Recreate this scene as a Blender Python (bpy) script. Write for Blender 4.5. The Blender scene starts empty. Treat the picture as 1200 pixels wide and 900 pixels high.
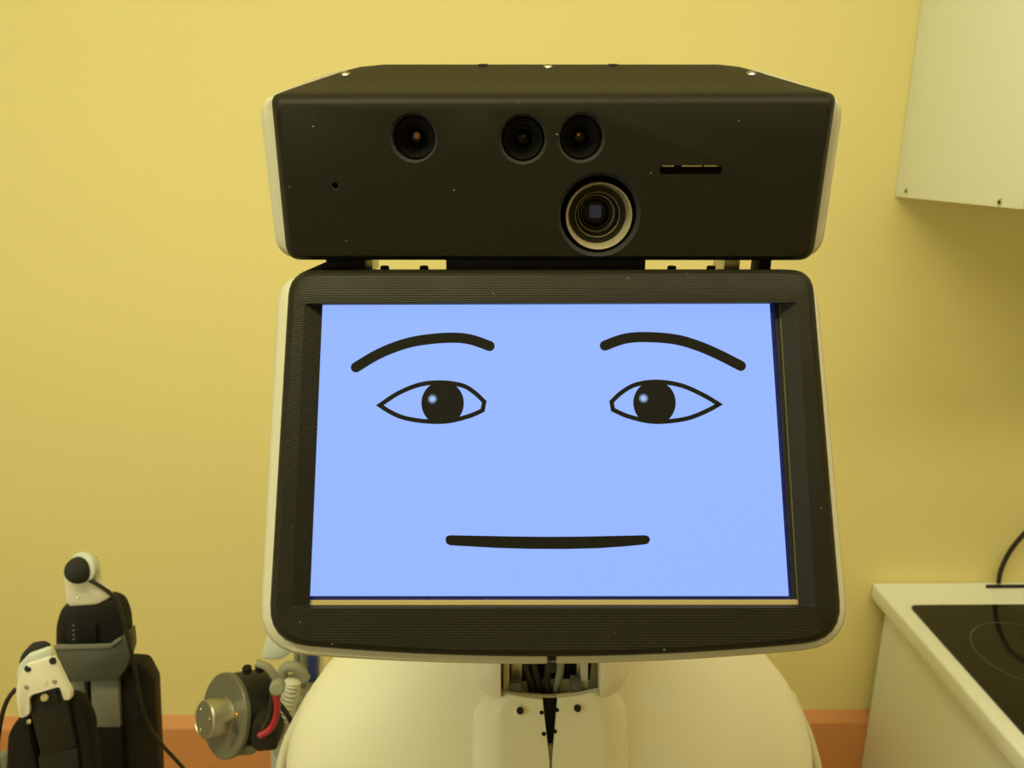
import bpy, bmesh, math
from mathutils import Vector as V, Matrix

# ------------------------------------------------------------------ camera, light, exposure
SC = bpy.context.scene
COL = SC.collection
F = 900.0                                  # focal length in pixels of the 1200 x 900 frame
PITCH, YAW, CAMZ = math.radians(16.5), math.radians(0.7), 1.68
cam_d = bpy.data.cameras.new('camera')
cam_d.sensor_width = 36.0
cam_d.lens = F / 1200.0 * 36.0
cam_d.clip_start = 0.02
cam_d.dof.use_dof = True; cam_d.dof.focus_distance = 0.50; cam_d.dof.aperture_fstop = 12.0
cam = bpy.data.objects.new('camera', cam_d)
COL.objects.link(cam)
cam.location = (0, 0, CAMZ)
cam.rotation_euler = (math.radians(90) - PITCH, 0, -YAW)
SC.camera = cam

world = bpy.data.worlds.new('world')
SC.world = world
world.use_nodes = True
world.node_tree.nodes['Background'].inputs['Color'].default_value = (0.80, 0.90, 1.0, 1)
world.node_tree.nodes['Background'].inputs['Strength'].default_value = 1.0

SC.view_settings.view_transform = 'Standard'
SC.view_settings.look = 'None'
SC.view_settings.gamma = 1.0
SC.view_settings.use_curve_mapping = False
SC.view_settings.exposure = -0.05

def area(name, loc, rot, sx, sy, power, color):
    l = bpy.data.lights.new(name, 'AREA')
    l.shape = 'RECTANGLE'; l.size = sx; l.size_y = sy; l.energy = power; l.color = color
    o = bpy.data.objects.new(name, l); COL.objects.link(o)
    o.location = loc; o.rotation_euler = rot
    return o
# daylight coming in through the window of the left wall, and the two ceiling lamps
area('window_daylight', (-1.86, -0.75, 1.65), (0, math.radians(-90), 0), 1.35, 1.9, 11, (0.95, 1.0, 0.55))
area('lamp_light', (-0.45, 0.05, 2.60), (0, 0, 0), 1.1, 0.26, 17, (1.0, 0.95, 0.46))
area('lamp_light', (0.80, 0.15, 2.60), (0, 0, 0), 1.1, 0.26, 9, (1.0, 0.82, 0.44))

# ------------------------------------------------------------------ helpers
cp, sp, cy, sy = math.cos(PITCH), math.sin(PITCH), math.cos(YAW), math.sin(YAW)
FWD = V((sy * cp, cy * cp, -sp)); RGT = V((cy, -sy, 0)); UP = RGT.cross(FWD)
ORG = V((0, 0, CAMZ))
def ray(px, py): return FWD + RGT * ((px - 600) / F) - UP * ((py - 450) / F)
def W(px, py, y):                          # photo point on the upright plane at distance y
    d = ray(px, py); return ORG + d * (y / d.y)
def Z(px, py, z):                          # photo point on a level plane
    d = ray(px, py); return ORG + d * ((z - CAMZ) / d.z)
class Plane:                               # a tilted plane: c on it, n its normal
    def __init__(s, c, tilt, yaw):
        a, b = math.radians(tilt), math.radians(yaw)
        s.c = c
        s.n = V((math.sin(b) * math.cos(a), -math.cos(b) * math.cos(a), math.sin(a)))
        s.u = V((math.cos(b), math.sin(b), 0)); s.v = s.n.cross(s.u)
    def at(s, px, py, d=0.0):              # photo point on the plane pushed d along its normal
        r = ray(px, py); c = s.c + s.n * d
        return ORG + r * ((c - ORG).dot(s.n) / r.dot(s.n))

def mesh(name, verts, faces, mat, parent=None, smooth=None, mats=None):
    me = bpy.data.meshes.new(name)
    off = parent_off(parent)
    me.from_pydata([tuple(V(v) - off) for v in verts], [], faces)
    return finish(name, me, mat, parent, smooth)
def parent_off(p):
    o = V((0, 0, 0))
    while p is not None:
        o = o + p.location; p = p.parent
    return o
def finish(name, me, mat, parent, smooth):
    bm = bmesh.new(); bm.from_mesh(me)
    bmesh.ops.remove_doubles(bm, verts=bm.verts, dist=1e-6)
    bmesh.ops.recalc_face_normals(bm, faces=bm.faces)
    bm.to_mesh(me); bm.free()
    if smooth is not None:
        for p in me.polygons: p.use_smooth = True
        me.set_sharp_from_angle(angle=math.radians(smooth))
    me.materials.append(M[mat] if isinstance(mat, str) else mat)
    o = bpy.data.objects.new(name, me); COL.objects.link(o)
    if parent is not None: o.parent = parent
    return o
def thing(name, loc, label, cat, group=None):
    o = bpy.data.objects.new(name, None); COL.objects.link(o)
    o.empty_display_size = 0.05
    o.location = loc; tag(o, label, cat, group); return o
def tag(o, label, cat, group=None):
    o['label'] = label; o['category'] = cat
    if group: o['group'] = group
    return o
def lab(o, label): o['label'] = label; return o
def struct(o): o['kind'] = 'structure'; return o

def loft(name, rings, mat, parent=None, caps=(True, True), smooth=35, closed=True):
    n = len(rings[0]); vs = [p for r in rings for p in r]; fs = []
    for i in range(len(rings) - 1):
        for j in range(n if closed else n - 1):
            k = (j + 1) % n
            fs.append((i * n + j, i * n + k, (i + 1) * n + k, (i + 1) * n + j))
    if caps[0]: fs.append(tuple(range(n)))
    if caps[1]: fs.append(tuple((len(rings) - 1) * n + j for j in range(n)))
    return mesh(name, vs, fs, mat, parent, smooth)
def frame_of(axis):
    a = V(axis).normalized()
    t = V((0, 0, 1)) if abs(a.z) < 0.9 else V((1, 0, 0))
    u = t.cross(a).normalized(); return a, u, a.cross(u)
def lathe(name, c, axis, prof, mat, parent=None, seg=40, smooth=35, knurl=None, caps=(True, True)):
    a, u, w = frame_of(axis); c = V(c); rings = []
    for q in prof:
        r, h = q[0], q[1]; ring = []
        for k in range(seg):
            t = 2 * math.pi * k / seg
            rr = r * (1 + (knurl if (knurl and len(q) > 2 and k % 2) else 0))
            ring.append(c + a * h + (u * math.cos(t) + w * math.sin(t)) * rr)
        rings.append(ring)
    return loft(name, rings, mat, parent, caps, smooth)
def cyl(name, c, axis, r, h, mat, parent=None, seg=28, bev=0.0):
    b = min(bev, r * 0.45, abs(h) * 0.45)
    pr = [(r - b, 0), (r, b), (r, h - b), (r - b, h)] if b else [(r, 0), (r, h)]
    return lathe(name, c, axis, pr, mat, parent, seg)
def catmull(pts, n=8, closed=False):
    pts = [V(p) for p in pts]; out = []; m = len(pts)
    rng = range(m if closed else m - 1)
    for i in rng:
        p0 = pts[(i - 1) % m] if (closed or i > 0) else pts[0]
        p1, p2 = pts[i], pts[(i + 1) % m]
        p3 = pts[(i + 2) % m] if (closed or i + 2 < m) else p2
        for k in range(n):
            t = k / n
            out.append(0.5 * ((2 * p1) + (p2 - p0) * t + (2 * p0 - 5 * p1 + 4 * p2 - p3) * t * t + (3 * p1 - p0 - 3 * p2 + p3) * t ** 3))
    if not closed: out.append(pts[-1])
    return out
def tube(name, pts, r, mat, parent=None, seg=10, n=8, ribs=None):
    c = catmull(pts, n); rings = []
    up = V((0.3, 0.2, 1))
    for i, p in enumerate(c):
        t = (c[min(i + 1, len(c) - 1)] - c[max(i - 1, 0)]).normalized()
        u = t.cross(up).normalized(); w = u.cross(t)
        rr = r * (1 + (ribs * (1 if i % 2 else -1) if ribs else 0))
        rings.append([p + (u * math.cos(2 * math.pi * k / seg) + w * math.sin(2 * math.pi * k / seg)) * rr for k in range(seg)])
    return loft(name, rings, mat, parent, smooth=60)
def box(name, lo, hi, mat, parent=None, bev=0.0, seg=2):
    bm = bmesh.new(); bmesh.ops.create_cube(bm, size=1.0)
    lo, hi = V(lo), V(hi); off = parent_off(parent)
    for v in bm.verts:
        v.co = V([(lo[i] + hi[i]) / 2 + v.co[i] * (hi[i] - lo[i]) for i in range(3)]) - off
    if bev: bmesh.ops.bevel(bm, geom=bm.edges[:], offset=bev, segments=seg, affect='EDGES', profile=0.5)
    me = bpy.data.meshes.new(name); bm.to_mesh(me); bm.free()
    return finish(name, me, mat, parent, 40 if bev else None)
def round_poly(pts, rad, k=5):             # 2-D corner rounding of a polygon
    out = []; m = len(pts)
    for i in range(m):
        p0, p, p1 = V(pts[i - 1]), V(pts[i]), V(pts[(i + 1) % m])
        r = rad[i] if isinstance(rad, (list, tuple)) else rad
        a = (p0 - p); b = (p1 - p)
        r = min(r, a.length * 0.48, b.length * 0.48)
        a = p + a.normalized() * r; b = p + b.normalized() * r
        for j in range(k + 1):
            t = j / k
            out.append((1 - t) ** 2 * a + 2 * t * (1 - t) * p + t * t * b)
    return out
def slab(name, poly, y, thick, mat, parent=None, rad=4, bev=0.003, push=None):
    """photo outline on the upright plane at y, carried back by thick, with softened edges"""
    pl = round_poly([V((x, q)) for x, q in poly], rad, 4)
    base = [W(p.x, p.y, y) for p in pl]
    c = sum(base, V((0, 0, 0))) / len(base); d = push or V((0, 1, 0))
    def ins(b, s): return [p + (c - p).normalized() * s + d * b for p in base]
    rings = [ins(0, bev), ins(bev * 0.3, bev * 0.3), ins(bev, 0), ins(thick - bev, 0), ins(thick, bev)]
    return loft(name, rings, mat, parent, smooth=40)
def rrect(c4, rad, K=6, Mn=14, bulge=(0, 0, 0, 0)):
    """four-cornered outline (TL TR BR BL), rounded, each side may bow outward; always the same point count"""
    c4 = [V(c) for c in c4]; out = []; cen = sum(c4, V((0, 0))) / 4
    for i in range(4):
        p0, p, p1 = c4[i - 1], c4[i], c4[(i + 1) % 4]
        r = rad[i] if isinstance(rad, (list, tuple)) else rad
        a = p + (p0 - p).normalized() * r; b = p + (p1 - p).normalized() * r
        for j in range(K + 1):
            t = j / K; out.append((1 - t) ** 2 * a + 2 * t * (1 - t) * p + t * t * b)
        r2 = rad[(i + 1) % 4] if isinstance(rad, (list, tuple)) else rad
        e = p1 + (p - p1).normalized() * r2
        for j in range(1, Mn):
            t = j / Mn; out.append(b.lerp(e, t))
    # bow
    res = []
    for q in out:
        res.append(q.copy())
    lo = V((min(q.x for q in out), min(q.y for q in out))); hi = V((max(q.x for q in out), max(q.y for q in out)))
    for q in res:
        s = (q.x - lo.x) / (hi.x - lo.x); t = (q.y - lo.y) / (hi.y - lo.y)
        if bulge[2] and t > 0.5: q.y += 4 * s * (1 - s) * bulge[2] * (t - 0.5) * 2
        if bulge[0] and t < 0.5: q.y -= 4 * s * (1 - s) * bulge[0] * (0.5 - t) * 2
    return res
def bake(o):                               # apply an object's modifiers into its mesh
    dg = bpy.context.evaluated_depsgraph_get()
    me = bpy.data.meshes.new_from_object(o.evaluated_get(dg))
    o.modifiers.clear(); old = o.data; o.data = me; bpy.data.meshes.remove(old)

# ------------------------------------------------------------------ materials
M = {}
def mat(name, col, rough=0.5, metal=0.0, emit=None, es=0.0, spec=0.5, noise=None, bump=None, coat=0.0):
    m = bpy.data.materials.new(name); m.use_nodes = True; nt = m.node_tree
    b = nt.nodes['Principled BSDF']
    b.inputs['Base Color'].default_value = (*col, 1); b.inputs['Roughness'].default_value = rough
    b.inputs['Metallic'].default_value = metal; b.inputs['Specular IOR Level'].default_value = spec
    b.inputs['Coat Weight'].default_value = coat
    if emit:
        b.inputs['Emission Color'].default_value = (*emit, 1); b.inputs['Emission Strength'].default_value = es
    tc = nt.nodes.new('ShaderNodeTexCoord')
    if noise:                              # (scale, amount): mottled colour
        n = nt.nodes.new('ShaderNodeTexNoise'); n.inputs['Scale'].default_value = noise[0]; n.inputs['Detail'].default_value = 5
        r = nt.nodes.new('ShaderNodeMix'); r.data_type = 'RGBA'
        r.inputs[6].default_value = (*[c * (1 - noise[1]) for c in col], 1); r.inputs[7].default_value = (*[min(1, c * (1 + noise[1])) for c in col], 1)
        nt.links.new(tc.outputs['Object'], n.inputs['Vector']); nt.links.new(n.outputs['Fac'], r.inputs[0]); nt.links.new(r.outputs[2], b.inputs['Base Color'])
    if bump:                               # (scale, strength, distance)
        n = nt.nodes.new('ShaderNodeTexNoise'); n.inputs['Scale'].default_value = bump[0]; n.inputs['Detail'].default_value = 3
        q = nt.nodes.new('ShaderNodeBump'); q.inputs['Strength'].default_value = bump[1]; q.inputs['Distance'].default_value = bump[2]
        nt.links.new(tc.outputs['Object'], n.inputs['Vector']); nt.links.new(n.outputs['Fac'], q.inputs['Height']); nt.links.new(q.outputs['Normal'], b.inputs['Normal'])
    M[name] = m; return m
mat('wall_paint', (0.80, 0.71, 0.34), 0.75, noise=(3, 0.03), bump=(220, 0.10, 0.001))
mat('orange_trim', (0.66, 0.29, 0.11), 0.55, noise=(5, 0.04))
mat('ceiling_paint', (0.85, 0.82, 0.72), 0.8)
mat('floor_lino', (0.42, 0.30, 0.18), 0.5, noise=(9, 0.12))
mat('white_shell', (0.80, 0.78, 0.64), 0.42, noise=(6, 0.02))
mat('white_rim', (0.48, 0.46, 0.37), 0.5, noise=(20, 0.03))
mat('white_laminate', (0.85, 0.91, 0.91), 0.35)
mat('white_plastic', (0.78, 0.75, 0.64), 0.4)
mat('grey_white', (0.62, 0.66, 0.62), 0.45)
mat('screw_steel', (0.60, 0.58, 0.48), 0.25, 1.0)
mat('brushed_steel', (0.50, 0.49, 0.42), 0.38, 1.0, noise=(40, 0.06))
mat('motor_grey', (0.14, 0.135, 0.10), 0.42, 0.25, noise=(30, 0.05))
mat('black_plastic', (0.012, 0.012, 0.010), 0.5, spec=0.3)
mat('soft_black', (0.008, 0.008, 0.007), 0.7, spec=0.2)
mat('hole_black', (0.004, 0.004, 0.004), 0.8)
mat('foam_black', (0.015, 0.015, 0.015), 0.85, bump=(400, 0.5, 0.0006))
mat('grey_plastic', (0.085, 0.088, 0.072), 0.5)
mat('light_grey_plate', (0.20, 0.20, 0.16), 0.5)
mat('grey_rubber', (0.26, 0.26, 0.20), 0.6)
mat('hose_white', (0.66, 0.64, 0.52), 0.6)
mat('blue_plastic', (0.03, 0.05, 0.22), 0.5)
mat('red_cable', (0.36, 0.015, 0.03), 0.4)
mat('cable_black', (0.012, 0.012, 0.010), 0.45)
mat('cooktop_glass', (0.008, 0.007, 0.006), 0.07, spec=0.38)
mat('print_grey', (0.16, 0.15, 0.12), 0.4)
mat('lens_glass', (0.003, 0.003, 0.004), 0.12, spec=0.15)
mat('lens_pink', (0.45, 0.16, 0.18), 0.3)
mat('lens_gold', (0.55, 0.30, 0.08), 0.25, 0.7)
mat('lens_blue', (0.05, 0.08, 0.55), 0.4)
mat('brass_ring', (0.25, 0.21, 0.14), 0.5)
mat('ring_dark', (0.012, 0.010, 0.006), 0.5, spec=0.2)
mat('door_edge', (0.55, 0.36, 0.24), 0.5)
mat('tan_screw_lit_wall', (0.40, 0.32, 0.16), 0.5)  # tan of a screw; also light on the bezel's inner wall, as colour
mat('lit_wall_dim', (0.13, 0.12, 0.06), 0.5)  # fainter light on the bezel's inner wall, put into the colour
mat('lamp_panel', (0.9, 0.9, 0.85), 0.5, emit=(1.0, 0.93, 0.65), es=4.0)
mat('screen_lit', (0.01, 0.01, 0.01), 0.4, emit=(0.285, 0.445, 1.0), es=1.10, spec=0.1)
mat('screen_edge_glow', (0.004, 0.005, 0.02), 0.2, emit=(0.003, 0.006, 0.065), es=1.0)  # blue spill of the screen on its border, put in as emission
mat('face_ink', (0.010, 0.010, 0.008), 0.6, spec=0.05)
mat('window_glass', (0.8, 0.9, 0.95), 0.05)
mat('wood_frame', (0.75, 0.72, 0.62), 0.5)

def printed(name, col, period, rough, arcs=0.0, relief=0.5, dust=0.84):
    """dark 3-D printed plastic: fine layer lines in relief and a little dust"""
    m = mat(name, col, rough, spec=0.16); nt = m.node_tree; b = nt.nodes['Principled BSDF']
    tc = nt.nodes.new('ShaderNodeTexCoord'); sep = nt.nodes.new('ShaderNodeSeparateXYZ')
    nt.links.new(tc.outputs['Object'], sep.inputs[0])
    mul = nt.nodes.new('ShaderNodeMath'); mul.operation = 'MULTIPLY'; mul.inputs[1].default_value = 2 * math.pi / period
    last = sep.outputs['Z']
    if arcs:                               # layers rise towards the rounded sides
        ab = nt.nodes.new('ShaderNodeMath'); ab.operation = 'ABSOLUTE'
        sh = nt.nodes.new('ShaderNodeMath'); sh.operation = 'SUBTRACT'; sh.inputs[1].default_value = FACE_X
        nt.links.new(sep.outputs['X'], sh.inputs[0]); nt.links.new(sh.outputs[0], ab.inputs[0])
        mr = nt.nodes.new('ShaderNodeMapRange'); mr.inputs[1].default_value = 0.150; mr.inputs[2].default_value = 0.19
        nt.links.new(ab.outputs[0], mr.inputs[0])
        pw = nt.nodes.new('ShaderNodeMath'); pw.operation = 'POWER'; pw.inputs[1].default_value = 2
        nt.links.new(mr.outputs[0], pw.inputs[0])
        ml = nt.nodes.new('ShaderNodeMath'); ml.operation = 'MULTIPLY_ADD'; ml.inputs[1].default_value = arcs
        nt.links.new(pw.outputs[0], ml.inputs[0]); nt.links.new(last, ml.inputs[2]); last = ml.outputs[0]
    nt.links.new(last, mul.inputs[0])
    sn = nt.nodes.new('ShaderNodeMath'); sn.operation = 'SINE'; nt.links.new(mul.outputs[0], sn.inputs[0])
    nz = nt.nodes.new('ShaderNodeTexNoise'); nz.inputs['Scale'].default_value = 25
    nt.links.new(tc.outputs['Object'], nz.inputs['Vector'])
    pr = nt.nodes.new('ShaderNodeMath'); pr.operation = 'MULTIPLY'; nt.links.new(sn.outputs[0], pr.inputs[0]); nt.links.new(nz.outputs['Fac'], pr.inputs[1])
    bp = nt.nodes.new('ShaderNodeBump'); bp.inputs['Strength'].default_value = relief; bp.inputs['Distance'].default_value = 0.00025
    nt.links.new(pr.outputs[0], bp.inputs['Height']); nt.links.new(bp.outputs['Normal'], b.inputs['Normal'])
    vo = nt.nodes.new('ShaderNodeTexNoise'); vo.inputs['Scale'].default_value = 420; vo.inputs['Detail'].default_value = 0
    nt.links.new(tc.outputs['Object'], vo.inputs['Vector'])
    gt = nt.nodes.new('ShaderNodeMapRange'); gt.inputs[1].default_value = dust; gt.inputs[2].default_value = dust + 0.05
    nt.links.new(vo.outputs['Fac'], gt.inputs[0])
    mx = nt.nodes.new('ShaderNodeMix'); mx.data_type = 'RGBA'; mx.inputs[6].default_value = (*col, 1); mx.inputs[7].default_value = (0.35, 0.32, 0.24, 1)
    nt.links.new(gt.outputs[0], mx.inputs[0]); nt.links.new(mx.outputs[2], b.inputs['Base Color'])
    return m
FACE = Plane(ORG + ray(648, 530) * 0.5, 26, -1)
FACE_X = FACE.c.x - 0.03
printed('printed_bezel', (0.0125, 0.0115, 0.0075), 0.0015, 0.45, 0.006, 0.45, 0.87)
printed('printed_box', (0.0105, 0.0098, 0.006), 0.0011, 0.5, 0.0, 0.10, 0.885)

# ------------------------------------------------------------------ the room
D = 1.30                                   # the yellow wall stands this far in front of the lens
X0, X1, Y0 = -1.9, 2.1, -2.3
CH = 2.75
struct(box('floor', (X0 - 0.1, Y0 - 0.1, -0.05), (X1 + 0.1, D + 0.1, 0), 'floor_lino'))
struct(box('ceiling', (X0 - 0.1, Y0 - 0.1, CH), (X1 + 0.1, D + 0.1, CH + 0.05), 'ceiling_paint'))
struct(box('wall_back', (X0 - 0.1, D, 0), (X1 + 0.1, D + 0.1, CH), 'wall_paint'))
struct(box('wall_right', (X1, Y0, 0), (X1 + 0.1, D, CH), 'wall_paint'))
struct(box('wall_front', (X0 - 0.1, Y0 - 0.1, 0), (X1 + 0.1, Y0, CH), 'wall_paint'))
wl = bpy.data.objects.new('wall_left', None); COL.objects.link(wl); struct(wl)
for nm, lo, hi in (('wall_below_window', (X0 - 0.1, Y0, 0), (X0, D, 0.95)), ('wall_above_window', (X0 - 0.1, Y0, 2.35), (X0, D, CH)),
                   ('wall_pier', (X0 - 0.1, Y0, 0.95), (X0, -1.75, 2.35)), ('wall_pier', (X0 - 0.1, 0.25, 0.95), (X0, D, 2.35))):
    box(nm, lo, hi, 'wall_paint', wl)
wn = bpy.data.objects.new('window_1', None); COL.objects.link(wn); struct(wn)
for lo, hi in (((X0 - 0.07, -1.75, 0.95), (X0 - 0.02, -1.69, 2.35)), ((X0 - 0.07, 0.19, 0.95), (X0 - 0.02, 0.25, 2.35)), ((X0 - 0.07, -0.78, 1.01), (X0 - 0.02, -0.72, 2.29)),
               ((X0 - 0.07, -1.69, 0.95), (X0 - 0.02, 0.19, 1.01)), ((X0 - 0.07, -1.69, 2.29), (X0 - 0.02, 0.19, 2.35))):
    box('window_frame', lo, hi, 'wood_frame', wn)
# orange protective panelling along the foot of the wall, with a sloping lip
zt = W(200, 838, D).z
prof = [(D, zt), (D - 0.016, zt - 0.016), (D - 0.018, zt - 0.019), (D - 0.018, 0), (D, 0)]
struct(mesh('trim_1', [(x, p[0], p[1]) for x in (X0, X1) for p in prof],
            [(0, 1, 2, 3, 4), (5, 6, 7, 8, 9)] + [(i, (i + 1) % 5, 5 + (i + 1) % 5, 5 + i) for i in range(5)], 'orange_trim'))
for k, (x, y) in enumerate(((-0.45, 0.05), (0.80, 0.15))):
    t = thing('ceiling_lamp', (x, y, CH), ('white ceiling lamp nearer the window' if k == 0 else 'white ceiling lamp nearer the kitchen unit'), 'lamp', 'ceiling lamps')
    box('lamp_housing', (x - 0.6, y - 0.16, CH - 0.06), (x + 0.6, y + 0.16, CH), 'white_plastic', t, 0.008)
    box('lamp_diffuser', (x - 0.57, y - 0.14, CH - 0.075), (x + 0.57, y + 0.14, CH - 0.058), 'lamp_panel', t, 0.004)

# ------------------------------------------------------------------ kitchen unit on the right
zc = Z(1023, 682, 0.895).z; XL = 0.7085
kt = box('countertop', (XL, 0.66, zc - 0.034), (1.9, D - 0.001, zc), 'white_laminate', None, 0.006, 3)
tag(kt, 'white laminate countertop with black glass hob, against the yellow wall', 'countertop')
kc = thing('base_cabinet', (1.3, 0.98, 0), 'white kitchen base cabinet under the countertop with the hob', 'cabinet')
box('side_panel', (XL + 0.024, 0.70, 0.0), (XL + 0.042, D - 0.019, zc - 0.034), 'white_laminate', kc, 0.0015)
box('cabinet_body', (XL + 0.043, 0.72, 0.08), (1.88, D - 0.02, zc - 0.034), 'white_laminate', kc)
for k in range(2):
    x = XL + 0.045 + k * 0.566
    d = box('door', (x, 0.70, 0.10), (x + 0.562, 0.719, zc - 0.045), 'white_laminate', kc, 0.002)
    box('handle', (x + 0.2, 0.675, 0.78), (x + 0.36, 0.685, 0.79), 'brushed_steel', d, 0.002)
hb = thing('cooktop', (1.0, 1.0, zc), 'black glass ceramic cooktop set in the white countertop', 'cooktop')
gl = round_poly([V((0.7335, 0.74)), V((1.31, 0.74)), V((1.31, 1.2155)), V((0.7375, 1.2155))], 0.012, 5)
loft('glass_plate', [[V((p.x, p.y, zc + h)) for p in gl] for h in (0.0001, 0.0035)] , 'cooktop_glass', hb, smooth=None)
def ring_flat(name, c, r, w, z, m, parent, seg=80):
    vs = []; fs = []
    for k in range(seg):
        t = 2 * math.pi * k / seg
        for rr in (r, r + w): vs.append((c[0] + rr * math.cos(t), c[1] + rr * math.sin(t), z))
    for k in range(seg):
        a, b = 2 * k, 2 * ((k + 1) % seg); fs.append((a, b, b + 1, a + 1))
    return mesh(name, vs, fs, m, parent)
a, b, c = Z(1137, 750, zc), Z(1177, 732, zc), Z(1200, 800, zc)
def circum(a, b, c):
    d = 2 * (a.x * (b.y - c.y) + b.x * (c.y - a.y) + c.x * (a.y - b.y))
    ux = ((a.x ** 2 + a.y ** 2) * (b.y - c.y) + (b.x ** 2 + b.y ** 2) * (c.y - a.y) + (c.x ** 2 + c.y ** 2) * (a.y - b.y)) / d
    uy = ((a.x ** 2 + a.y ** 2) * (c.x - b.x) + (b.x ** 2 + b.y ** 2) * (a.x - c.x) + (c.x ** 2 + c.y ** 2) * (b.x - a.x)) / d
    return V((ux, uy)), (V((ux, uy)) - V((a.x, a.y))).length
cc, rr = circum(a, b, c)
print('HOB RING', cc, rr)
ring_flat('cooking_zone_ring', cc, rr, 0.0011, zc + 0.0038, 'print_grey', hb)
s0, s1 = Z(1155, 689.5, zc), Z(1155, 685.5, zc)
vent = round_poly([V((s0.x, s0.y)), V((s0.x + 0.35, s0.y)), V((s0.x + 0.35, s1.y)), V((s1.x, s1.y))], 0.003, 3)
vt = loft('vent_slot', [[V((p.x, p.y, zc + h)) for p in vent] for h in (0.0001, 0.0008)], 'hole_black', None, smooth=None)
vt.parent = kt; lab(vt, 'narrow black slot along the back of the countertop')

cx = 0.649; zb = 1.6165; YF = 0.975
wc = thing('wall_cabinet', (cx + 0.4, D, zb), 'white wall cabinet with two screws in its side panel, above the hob', 'cabinet')
box('side_panel', (cx, YF, zb), (cx + 0.018, D - 0.001, 2.4), 'white_laminate', wc, 0.001)
box('cabinet_body', (cx + 0.019, YF + 0.002, zb + 0.004), (cx + 0.80, D - 0.001, 2.39), 'white_laminate', wc)
dd = box('door', (cx + 0.002, YF - 0.021, zb + 0.001), (cx + 0.40, YF - 0.003, 2.395), 'white_laminate', wc, 0.001)
box('edge_band', (cx + 0.0012, YF - 0.020, zb + 0.003), (cx + 0.0022, YF - 0.004, 2.394), 'door_edge', dd)
for px, py in ((1062, 224), (1171.5, 237)):
    d = ray(px, py); p = ORG + d * (cx / d.x)
    s = cyl('screw', (cx + 0.0005, p.y, p.z), (-1, 0, 0), 0.0052, 0.0012, 'screw_steel', wc, 20, 0.0005)
    cyl('screw_socket', (cx - 0.0007, p.y, p.z), (-1, 0, 0), 0.0026, 0.0004, 'hole_black', s, 6)
pc = [W(1170, 684, D - 0.012), W(1173, 668, D - 0.014), W(1183, 647, D - 0.02), W(1200, 626, D - 0.026), W(1226, 603, D - 0.028), W(1270, 585, D - 0.024), W(1310, 590, D - 0.006)]
pc[0].z = zc + 0.004
tag(tube('power_cable', pc, 0.0042, 'cable_black'), 'black power cable rising behind the hob by the wall', 'cable')

# ------------------------------------------------------------------ the robot
RB = thing('robot', (0.03, 0.68, 0), 'white and black service robot with a cartoon face on its tablet screen', 'robot')
# --- face: bezel, shell, screen
fat = FACE.at
def ring(c4, rad, d, bulge=(0, 0, 0, 0), K=6, Mn=14): return [fat(p.x, p.y, d) for p in rrect(c4, rad, K, Mn, bulge)]
OC = [(339.5, 317), (951.5, 316), (988, 750), (314, 753)]
def grow(c4, l, t, r, b): return [(c4[0][0] - l, c4[0][1] - t), (c4[1][0] + r, c4[1][1] - t), (c4[2][0] + r, c4[2][1] + b), (c4[3][0] - l, c4[3][1] + b)]
OP = [(378, 357.5), (914.5, 356), (936, 708.5), (363, 709)]
bz = loft('screen_bezel', [
    ring([(386, 319), (906, 319), (960, 735), (340, 735)], (20, 12, 30, 30), -0.050, (0, 0, 16, 0)),
    ring([(356, 315.5), (934, 315.5), (978, 740), (326, 742)], (26, 20, 36, 36), -0.028, (0, 0, 16, 0)),
    ring(OC, (30, 26, 46, 46), -0.006, (0, 0, 18, 0)),
    ring(grow(OC, -2, -2.5, -2, -1.5), (29, 25, 45, 45), -0.002, (0, 0, 18, 0)),
    ring(grow(OC, -7, -8, -7, -6), (27, 23, 43, 43), 0.0, (0, 0, 17, 0)),
    ring(grow(OP, 21, 1.5, 20, 4), 4, -0.0005),
    ring(OP, 1.5, -0.0080),
    ring(OP, 1.5, -0.0140)], 'printed_bezel', RB, (True, False), 30)
lab(bz, 'dark printed frame around the screen')
SH = [(327, 321), (957, 330), (996, 757), (303, 763)]
fs = loft('face_shell', [
    ring(grow(SH, -14, -14, -12, -12), (30, 26, 50, 50), -0.0065, (0, 0, 18, 0)),
    ring(grow(SH, -3, -3, -2, -2), (34, 28, 54, 54), -0.0075, (0, 0, 18, 0)),
    ring(SH, (36, 30, 55, 56), -0.012, (0, 0, 18, 0)),
    ring(grow(SH, -1, -6, -4, -1), (36, 30, 55, 56), -0.020, (0, 0, 17, 0)),
    ring(grow(SH, -8, -14, -22, -10), (36, 30, 55, 56), -0.040, (0, 0, 14, 0)),
    ring(grow(SH, -70, -60, -80, -70), (36, 30, 55, 56), -0.075, (0, 0, 8, 0))], 'white_rim', RB, (False, True), 50)
lab(fs, 'white rear shell of the face')
bx_ = fat(646, 774, -0.012)
box('shell_seam', (bx_.x - 0.0028, bx_.y - 0.004, bx_.z - 0.006), (bx_.x + 0.0028, bx_.y + 0.01, bx_.z + 0.006), 'hole_black', fs)
SD = -0.0105
def quad(name, c4, d, m, parent, thick=0.0004):
    return loft(name, [[fat(x, y, d - thick) for x, y in c4], [fat(x, y, d) for x, y in c4]], m, parent, smooth=None)
scr = quad('display_panel', [(366, 348), (901.2, 346), (924.3, 698.5), (350, 698.5)], SD, 'screen_lit', RB)
lab(scr, 'lit pale blue display showing the cartoon face')
edge = quad('display_border', [(350, 340), (922, 340), (947, 712), (345, 712)], SD - 0.0012, 'screen_edge_glow', scr)
lit_strip = quad('bezel_tone_strip', [(362, 703), (938, 702.5), (938, 716), (362, 716)], SD + 0.0006, 'tan_screw_lit_wall', bz, 0.0012)  # lower inner bezel wall catching light, painted as a tan strip
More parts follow.
